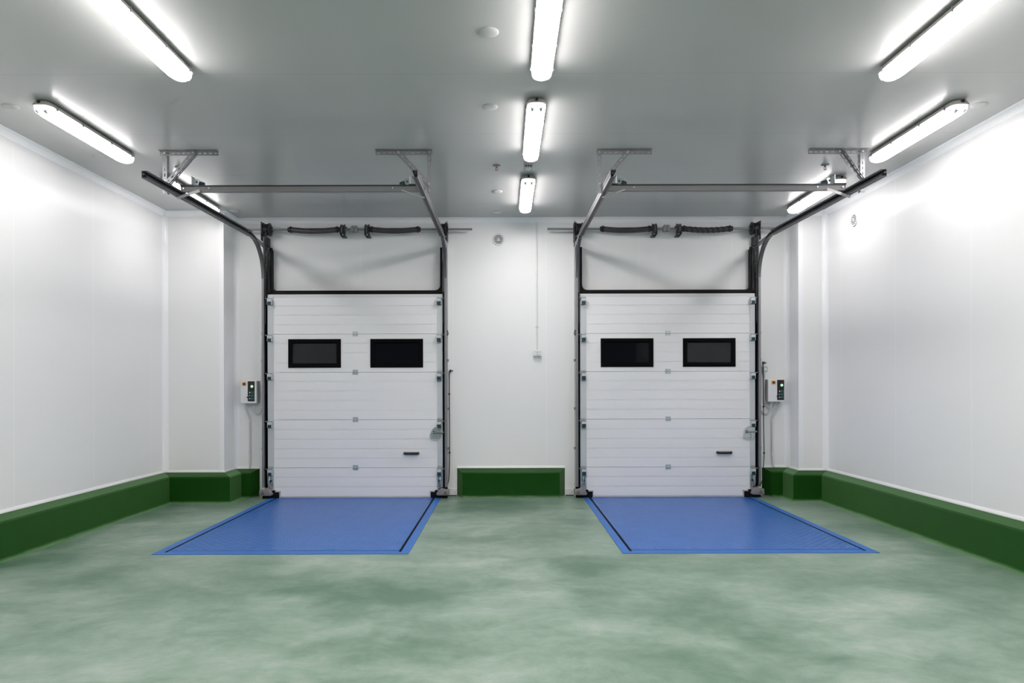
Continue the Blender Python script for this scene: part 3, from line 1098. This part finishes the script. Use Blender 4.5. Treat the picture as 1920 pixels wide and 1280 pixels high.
make_bar(0, 'grey steel bar joining the two left door rails')
make_bar(1, 'grey steel bar joining the two right door rails')


# ------------------------------------------------------------------ torsion shafts
YS, ZS = 8.615, 3.384


def xs_(px):
    return (px - VX) * YS / F


def make_shaft(k, label):
    ox = DX * k
    X = lambda px: xs_(px) + ox
    r = thing('spring_shaft', label, 'shaft', (DC + ox, YS, ZS), 'torsion spring shafts over the doors')
    MB().cyl((X(446 if k == 0 else 442), YS, ZS), (X(886), YS, ZS), .0135, 14).build('shaft', 'grey_steel', r, smooth=40)

    def spring(pa, pb, coarse):
        xa, xb = X(pa), X(pb)
        n = 52
        sag = lambda t: -.020 * math.sin(math.pi * t) ** 1.0
        def helix(turns, rad, seg, ph=0):
            return [(xa + (xb - xa) * i / (turns * seg), YS + rad * math.cos(2 * math.pi * i / seg + ph), ZS + sag(i / (turns * seg)) + rad * math.sin(2 * math.pi * i / seg + ph)) for i in range(turns * seg + 1)]
        so = MB().tube(helix(n, .029, 10), .0072, 5).build('spring', 'spring', r, smooth=60)
        if coarse:
            MB().tube(helix(9, .0325, 16), .0070, 6).build('spiral_mark', 'spring_dark', so, smooth=60)
        else:
            MB().cyl((xa + .01, YS, ZS - .006), (xb - .01, YS, ZS - .006), .024, 12).build('core', 'spring_dark', so)
        for x, d in ((xa, 1), (xb, -1)):
            MB().lathe((x, YS, ZS), (d, 0, 0), [(-.030, .020), (-.028, .030), (-.004, .032), (-.002, .041), (.014, .041), (.016, .034), (.03, .033)], 18).build('end_cone', 'iron', so, smooth=40)
    spring(545, 634, False)
    spring(697, 785, k == 1)

    for px, d in ((643, -1), (689, 1)):
        x = X(px)
        b = MB()
        for dx in (-.022 * d, .020 * d):
            pts = [(-.055, -.075), (.060, -.085), (.075, -.030), (.075, .045), (.040, .075), (-.020, .052), (-.055, .020)]
            b.prism([(YS + a * .8, ZS + c) for a, c in pts], lambda p, t: (t, p[0], p[1]), x + dx - .004, x + dx + .004)
        b.box(x - .026, x + .026, YS + .04, YB - .002, ZS - .085, ZS - .066)
        b.box(x - .026, x + .026, YS + .05, YB - .002, ZS + .045, ZS + .056)
        bo = b.build('spring_bracket', 'iron', r)
        MB().lathe((x, YS, ZS), (1, 0, 0), [(-.012, .054), (-.010, .057), (.010, .057), (.012, .054)], 20).build('ratchet_wheel', 'steel', bo, smooth=40)
        bh = MB()
        for a, c in ((-.03, -.050), (.015, .045)):
            bh.cyl((x + d * .024, YS + a, ZS + c), (x + d * .034, YS + a, ZS + c), .007, 8)
        bh.build('bolt_head', 'galv', bo)
    cx = X(665)
    c = MB().box(cx - .040, cx - .004, YS - .034, YS + .034, ZS - .036, ZS + .036)
    c.box(cx + .004, cx + .040, YS - .034, YS + .034, ZS - .036, ZS + .036)
    c.box(cx - .005, cx + .005, YS - .026, YS + .026, ZS - .026, ZS + .026)
    co = c.build('coupler', 'galv', r, bevel=.008)
    bh = MB()
    for a in (-.026, -.012, .014, .028):
        bh.cyl((cx + a, YS - .010, ZS + .034), (cx + a, YS - .010, ZS + .046), .006, 8)
    bh.build('bolt_head', 'iron', co)
    # cable drums and end bearings
    for px, d in ((502, 1), (830, -1)):
        x = X(px)
        dr = MB().lathe((x, YS, ZS), (d, 0, 0), [(-.052, .020), (-.050, .084), (-.040, .086), (-.034, .070), (.022, .068), (.030, .082), (.040, .080), (.044, .045), (.060, .040), (.064, .018)], 30)
        do = dr.build('cable_drum', 'iron', r, smooth=35)
        g_ = MB()
        for i in range(7):
            g_.lathe((x - d * .030 + d * i * .0085, YS, ZS), (d, 0, 0), [(-.0028, .0685), (0, .0715), (.0028, .0685)], 30)
        g_.build('groove', 'plastic_black', do, smooth=40)
        ex = x - d * .058
        bp = MB().box(min(ex, ex - d * .006), max(ex, ex - d * .006), YS - .055, YB - .002, ZS - .145, ZS + .090)
        bp.box(min(ex, ex + d * .05), max(ex, ex + d * .05), 8.664, YB - .002, ZS - .20, ZS - .09)
        bp.lathe((ex, YS, ZS), (-d, 0, 0), [(0, .040), (.012, .040), (.016, .030), (.018, .015)], 16)
        bp.build('bearing_plate', 'iron', r, smooth=40)
        MB().tube([(x + d * .0, YS - .066, ZS), (x - d * .006, YS - .050, ZS - .20), (x - d * .012, 8.566, 2.2)], .0022, 6).build('lift_cable', 'steel', r)
    return r


make_shaft(0, 'dark spring shaft with drums over the left door')
make_shaft(1, 'dark spring shaft with one spiral-marked spring, over the right door')


# ------------------------------------------------------------------ rubber lintel frames
def make_seal(k, label):
    ox = DX * k
    a0, a1 = DL + .006 + ox, DR - .006 + ox
    w, zt_, zb_, zh = .026, 3.165, 2.572, .050
    ye, yf = 8.66, 8.705
    fil = .075
    inner = []
    z = zb_ + zh
    # left inner corner then right inner corner, flared
    for i in range(7):
        t = i / 6
        inner.append((a0 + w + fil * t ** 2, z + fil * (1 - t) ** 2))
    right = [(a1 - w - fil * (1 - i / 6) ** 2, z + fil * (i / 6) ** 2) for i in range(7)]
    out = [(a0, zb_), (a0, zt_), (a0 + w, zt_)] + inner + right + [(a1 - w, zt_), (a1, zt_), (a1, zb_)]
    mb = MB().prism(out, lambda p, t: (p[0], t, p[1]), ye, yf)
    mb.box(a0 + .05, a1 - .05, yf - .001, YB + .002, zb_ + .004, zb_ + zh - .01)
    mb.box(a0 + .004, a0 + w - .004, yf - .001, YB + .002, zb_ + .05, zt_ - .02)
    mb.box(a1 - w + .004, a1 - .004, yf - .001, YB + .002, zb_ + .05, zt_ - .02)
    o = mb.build('lintel_seal', 'rubber', loc=((a0 + a1) / 2, ye, zb_))
    bmesh_tri(o)
    return tag(o, label, 'seal', 'black rubber lintel seals')


def bmesh_tri(o):
    bm = bmesh.new()
    bm.from_mesh(o.data)
    bmesh.ops.triangulate(bm, faces=[f for f in bm.faces if len(f.verts) > 4])
    bm.to_mesh(o.data)
    bm.free()


make_seal(0, 'black rubber frame on the wall above the left door')
make_seal(1, 'black rubber frame on the wall above the right door')


# ------------------------------------------------------------------ dock levellers
def make_leveller(k, label):
    ox = DX * k
    x0, x1, y0, y1 = LV[0] + ox, LV[1] + ox, LV[2], LV[3]
    r = thing('dock_leveller', label, 'dock leveller', ((x0 + x1) / 2, (y0 + y1) / 2, 0), 'blue dock levellers')
    t = .004
    gl0, gl1 = -2.886 + ox, -2.862 + ox
    gr0, gr1 = -.902 + ox, -.880 + ox
    yi = 5.770
    f = MB().box(x0, gl0, y0, y1, -.06, t).box(gr1, x1, y0, y1, -.06, t).box(gl0, gr1, y0, yi, -.06, t)
    f.build('frame', 'blue', r)
    MB().box(gl1, gr0, yi, 5.818, -.05, t - .001).build('hinge_strip', 'blue', r)
    MB().box(gl1, gr0, 5.826, y1, -.05, t).build('platform', 'blue_plate', r)
    for ga, gb in ((gl0, gl1), (gr0, gr1)):
        MB().box(ga, gb, yi - .01, y1, -.03, .0025).build('gap_shade_strip', 'frame_black', r)  # black filler puts the shade of the open gap into colour
    hb = MB()
    for i in range(24):
        a = gl1 + (gr0 - gl1) * (i + .12) / 24
        b = gl1 + (gr0 - gl1) * (i + .88) / 24
        hb.cyl((a, 5.822, -.006), (b, 5.822, -.006), .008, 8)
    hb.build('hinge', 'blue', r)
    MB().box(x0, x1, y0, y1, -.10, -.062).build('pit_dark_sheet', 'rubber', r)  # black sheet stands for the darkness of the pit below the gaps
    return r


make_leveller(0, 'blue chequer-plate dock platform in the floor before the left door')
make_leveller(1, 'blue chequer-plate dock platform in the floor before the right door')


# ------------------------------------------------------------------ control boxes
def make_control(px0, px1, py0, py1, lab0, knob, led, btn, label):
    yf = 8.625
    a, b = P(px0, py1, yf), P(px1, py0, yf)
    r = thing('control_box', label, 'control box', ((a.x + b.x) / 2, YB, a.z), 'door control boxes')
    MB().box(a.x, b.x, yf + .035, YB, a.z + .004, b.z - .004).build('housing', 'grey_box', r, bevel=.006)
    MB().box(a.x - .002, b.x + .002, yf, yf + .036, a.z, b.z).build('cover', 'white_plastic', r, bevel=.007)
    l0, l1 = P(lab0[0], lab0[3], yf), P(lab0[1], lab0[2], yf)
    pn = MB().box(l0.x, l1.x, yf - .002, yf + .002, l0.z, l1.z).build('button_panel', 'plastic_black', r)
    c = P(*led, yf)
    MB().lathe((c.x, yf - .001, c.z), (0, -1, 0), [(0, .0165), (.006, .0165), (.009, .012), (.010, 0)], 16).build('green_light', 'green_led', pn)
    c = P(led[0], led[1] - 5, yf)
    MB().lathe((c.x, yf - .001, c.z), (0, -1, 0), [(0, .012), (.005, .012), (.006, 0)], 12).build('red_light', 'dim_red', pn)
    for i, by in enumerate(btn[1:]):
        c = P(btn[0], by, yf)
        MB().lathe((c.x, yf - .001, c.z), (0, -1, 0), [(0, .014), (.004, .014), (.005, .011), (.004, 0)], 16).build('button', 'teal_button', pn, smooth=40)
        m = P(btn[0] - 4, by, yf)
        shapes = [[(-.005, -.009), (.005, -.009), (.005, .009), (-.005, .009)], [(-.008, -.006), (-.008, .006), (.008, 0)], [(-.009, -.006), (.009, -.006), (0, .009)]]
        MB().prism([(m.x + u, m.z + v) for u, v in shapes[i]], lambda p, t: (p[0], t, p[1]), yf - .0028, yf - .0018).build('arrow_mark', 'white_plastic', pn)
        MB().box(c.x + .022, c.x + .028, yf - .0028, yf - .0018, c.z - .017, c.z + .017).build('side_mark', 'teal_button', pn)
    c = P(*knob, yf)
    pl = MB().box(c.x - .024, c.x + .024, yf - .003, yf + .002, c.z - .024, c.z + .024).build('switch_plate', 'orange', r, bevel=.002)
    MB().lathe((c.x + .002, yf - .002, c.z), (0, -1, 0), [(0, .015), (.012, .014), (.014, .010), (.014, 0)], 14).box(c.x - .016, c.x + .020, yf - .020, yf - .012, c.z - .005, c.z + .005).build('rotary_knob', 'knob_red', pl)
    c = P(lab0[0], btn[2] + 3.4, yf)
    MB().cyl((c.x, yf + .001, c.z), (c.x, yf - .014, c.z), .009, 12).box(c.x - .008, c.x + .012, yf - .022, yf - .012, c.z - .006, c.z + .005).build('key_switch', 'plastic_black', r)
    return r


make_control(451.0, 480.6, 713.2, 756, (464.6, 477.4, 714.6, 752.2), (457.8, 719.6), (472.4, 724.2), (472.4, 735.6, 741.4, 747.0), 'white control box left of the left door')
make_control(1440.6, 1470.4, 710.2, 753, (1457.2, 1470.0, 712.0, 749.8), (1450.2, 716.6), (1465.6, 721.8), (1465.6, 733.2, 738.8, 744.4), 'white control box right of the right door, beside a small switch')


def pipe(name, pts, r, mat, label, cat, group=None, smooth=True, n=7):
    o = MB().tube(smooth_path(pts, n) if smooth else pts, r, 10).build(name, mat, smooth=60, loc=Vector(pts[-1]))
    return tag(o, label, cat, group)


YW = YB - .016
Wp = lambda px, py, d=.016: P(px, py, YB - d)
# left box pipes
o = pipe('conduit', [Wp(462.5, 755, .06), Wp(462.5, 766, .05), Wp(466, 777, .025), Wp(468.5, 787), Wp(468.5, 800), Wp(468.5, 840), Wp(468.6, 877.0)], .0115, 'conduit', 'grey pipe from left control box down to the green kerb', 'pipe', 'wall conduits')
for y in (788, 854):
    c = Wp(468.5, y)
    MB().cyl((c.x, c.y, c.z - .014), (c.x, c.y, c.z + .014), .0145, 12).build('coupling', 'white_conduit', o)
pipe('conduit', [Wp(475.5, 755, .06), Wp(475.8, 766, .05), Wp(479, 773.5, .035), Wp(483.5, 775.8, .02), Wp(488.5, 772, .016), Wp(490.6, 762), Wp(490.6, 745), Wp(490.4, 700), Wp(490.2, 640)], .0125, 'white_conduit', 'white looped cable between left control box and left rail', 'cable', 'wall conduits')
# right box pipes
o = pipe('conduit', [Wp(1462, 752, .06), Wp(1459, 762, .05), Wp(1452, 774, .025), Wp(1447.6, 785), Wp(1447.6, 800), Wp(1447.8, 848), Wp(1449, 866), Wp(1451, 874.6, .03)], .0115, 'conduit', 'grey pipe from right control box down to the green kerb', 'pipe', 'wall conduits')
for y in (788, 851):
    c = Wp(1447.7, y)
    MB().cyl((c.x, c.y, c.z - .014), (c.x, c.y, c.z + .014), .0145, 12).build('coupling', 'white_conduit', o)
pipe('conduit', [Wp(1445.8, 752, .06), Wp(1445.6, 762, .05), Wp(1443, 771, .03), Wp(1437.5, 775.6, .02), Wp(1430, 772), Wp(1426.0, 762), Wp(1425.4, 750), Wp(1425.8, 720), Wp(1425.8, 684)], .0125, 'white_conduit', 'thick white looped pipe between right control box and rail', 'pipe', 'wall conduits')
pipe('conduit', [Wp(1454.5, 752, .06), Wp(1454.0, 760, .05), Wp(1449, 765.5, .03), Wp(1443, 766, .02), Wp(1436.5, 761), Wp(1433.6, 752), Wp(1432.8, 740), Wp(1433.0, 715), Wp(1434.0, 698.4)], .0095, 'white_conduit', 'thin white looped pipe from right control box up to the switch', 'pipe', 'wall conduits')
c0, c1 = Wp(1429.6, 696.8, .05), Wp(1439.2, 687.2, .05)
sw = thing('wall_switch', 'small grey and white switch above the right control box', 'switch', ((c0.x + c1.x) / 2, YB, c0.z))
MB().box(c0.x, c1.x, YB - .052, YB, c0.z, c1.z).build('housing', 'grey_box', sw, bevel=.004)
MB().box(c0.x + .020, c1.x - .010, YB - .057, YB - .050, c0.z + .012, c1.z - .012).build('rocker', 'white_plastic', sw, bevel=.003)
MB().cyl((c0.x + .030, YB - .022, c0.z - .03), (c0.x + .030, YB - .022, c0.z + .004), .017, 12).build('gland', 'white_plastic', sw)

# middle socket and its pipe
s0_, s1_ = P(1000, 667.5, YB - .06), P(1015, 656.5, YB - .06)
so = thing('wall_socket', 'white double socket on the wall between the doors', 'socket', ((s0_.x + s1_.x) / 2, YB, s0_.z))
MB().box(s0_.x, s1_.x, YB - .062, YB, s0_.z, s1_.z).build('housing', 'white_plastic', so, bevel=.005)
fc = MB().box(s0_.x + .014, s1_.x - .014, YB - .0635, YB - .061, s0_.z + .012, s1_.z - .016).build('socket_plate', 'grey_box', so)
for s in (-1, 1):
    cx = (s0_.x + s1_.x) / 2 + s * .020
    MB().lathe((cx, YB - .063, (s0_.z + s1_.z) / 2 - .002), (0, -1, 0), [(0, .0175), (.002, .0175), (.0025, .014), (.001, .013), (.001, 0)], 18).build('outlet', 'white_plastic', fc)
pt, pb = Wp(1008.5, 411), Wp(1007.0, 656)
wp = MB().cyl((pb.x, YW, ZC - .058), (pb.x, YW, s1_.z - .002), .0105, 12).build('conduit', 'white_conduit', smooth=60, loc=(pb.x, YW, s1_.z))
tag(wp, 'straight white pipe from the ceiling down to the socket', 'pipe', 'wall conduits')
for py in (613.5,):
    c = Wp(1007.0, py)
    MB().box(c.x - .020, c.x + .020, YB - .020, YB, c.z - .008, c.z + .008).cyl((c.x, YW, c.z - .012), (c.x, YW, c.z + .012), .0135, 12).build('clip', 'conduit', wp)


# ------------------------------------------------------------------ black door cables with hooks
def make_cable(hook, pts, beads, label, hx):
    h = Wp(*hook, .03)
    r = thing('door_cable', label, 'cable', (h.x, YB, h.z), 'black cables beside the doors')
    MB().tube(smooth_path(pts, 8), .0058, 8).build('cord', 'plastic_black', r, smooth=60)
    k = MB().box(h.x - .010, h.x + .010, YB - .045, YB - .012, h.z - .020, h.z + .012)
    k.tube([(h.x, YB - .03, h.z), (h.x + hx * .035, YB - .035, h.z - .004)], .007, 8)
    k.build('plug', 'plastic_black', r)
    MB().cyl((h.x, YB, h.z + .008), (h.x, YB - .05, h.z + .008), .005, 8).build('hook', 'galv', r)
    for b in beads:
        c = Wp(*b, .03)
        MB().lathe((c.x, c.y, c.z), (0, 0, 1), [(-.012, .006), (-.006, .013), (.006, .013), (.012, .006)], 12).build('bead', 'plastic_black', r, smooth=60)


make_cable((844.5, 694.5), [Wp(842.6, 695, .03), Wp(842.4, 710, .03), Wp(842.4, 740, .03), Wp(842.8, 800, .03), Wp(843.0, 850, .03), Wp(842.2, 890, .03), P(840.5, 903, 8.68), P(836, 912, 8.63), P(829, 913.5, 8.53), P(822, 917, 8.51)],
           [(842.4, 738.5), (843.0, 848)], 'black hanging cable beside the left door', 1)
kerb_edge = 8.55
make_cable((1431.5, 679.5), [Wp(1431.0, 680, .03), Wp(1431.2, 700, .08), Wp(1431.4, 740, .13), Wp(1431.8, 800, .15), Wp(1432.6, 850, .17), P(1431.0, 880, 8.57), P(1430, 897, 8.56), P(1426, 907, 8.545), P(1419, 911.5, 8.53), P(1412, 911.0, 8.515)],
           [], 'black hanging cable beside the right door', 1)
# beads of the right cable sit on the bulging cord
for o in [x for x in bpy.data.objects if x.name.startswith('door_cable') and 'right door' in x.get('label', '')]:
    for px, py, d in ((1431.5, 762, .137), (1432.6, 849, .17)):
        c = Wp(px, py, d)
        MB().lathe((c.x, c.y, c.z), (0, 0, 1), [(-.012, .006), (-.006, .013), (.006, .013), (.012, .006)], 12).build('bead', 'plastic_black', o, smooth=60)

# ------------------------------------------------------------------ small white plates at the wall foot
for px0, px1, lab, cat in ((838, 856.5, 'small white foot plate left of the middle kerb', 'plate'), (1060.5, 1076, 'small white foot plate right of the middle kerb', 'plate')):
    a, b = P(px0, 928, YB - .01), P(px1, 915.5, YB - .01)
    r = thing('foot_plate', lab, cat, ((a.x + b.x) / 2, YB, 0), 'white foot plates')
    MB().box(a.x, b.x, YB - .014, YB, .012, b.z).build('plate', 'white_plastic', r, bevel=.003)
    MB().box(a.x, b.x, YB - .010, YB, .0, .012).build('gasket', 'dark_slot', r)
    MB().cyl((b.x - .025, YB - .013, b.z - .045), (b.x - .025, YB - .018, b.z - .045), .006, 8).build('screw', 'galv', r)
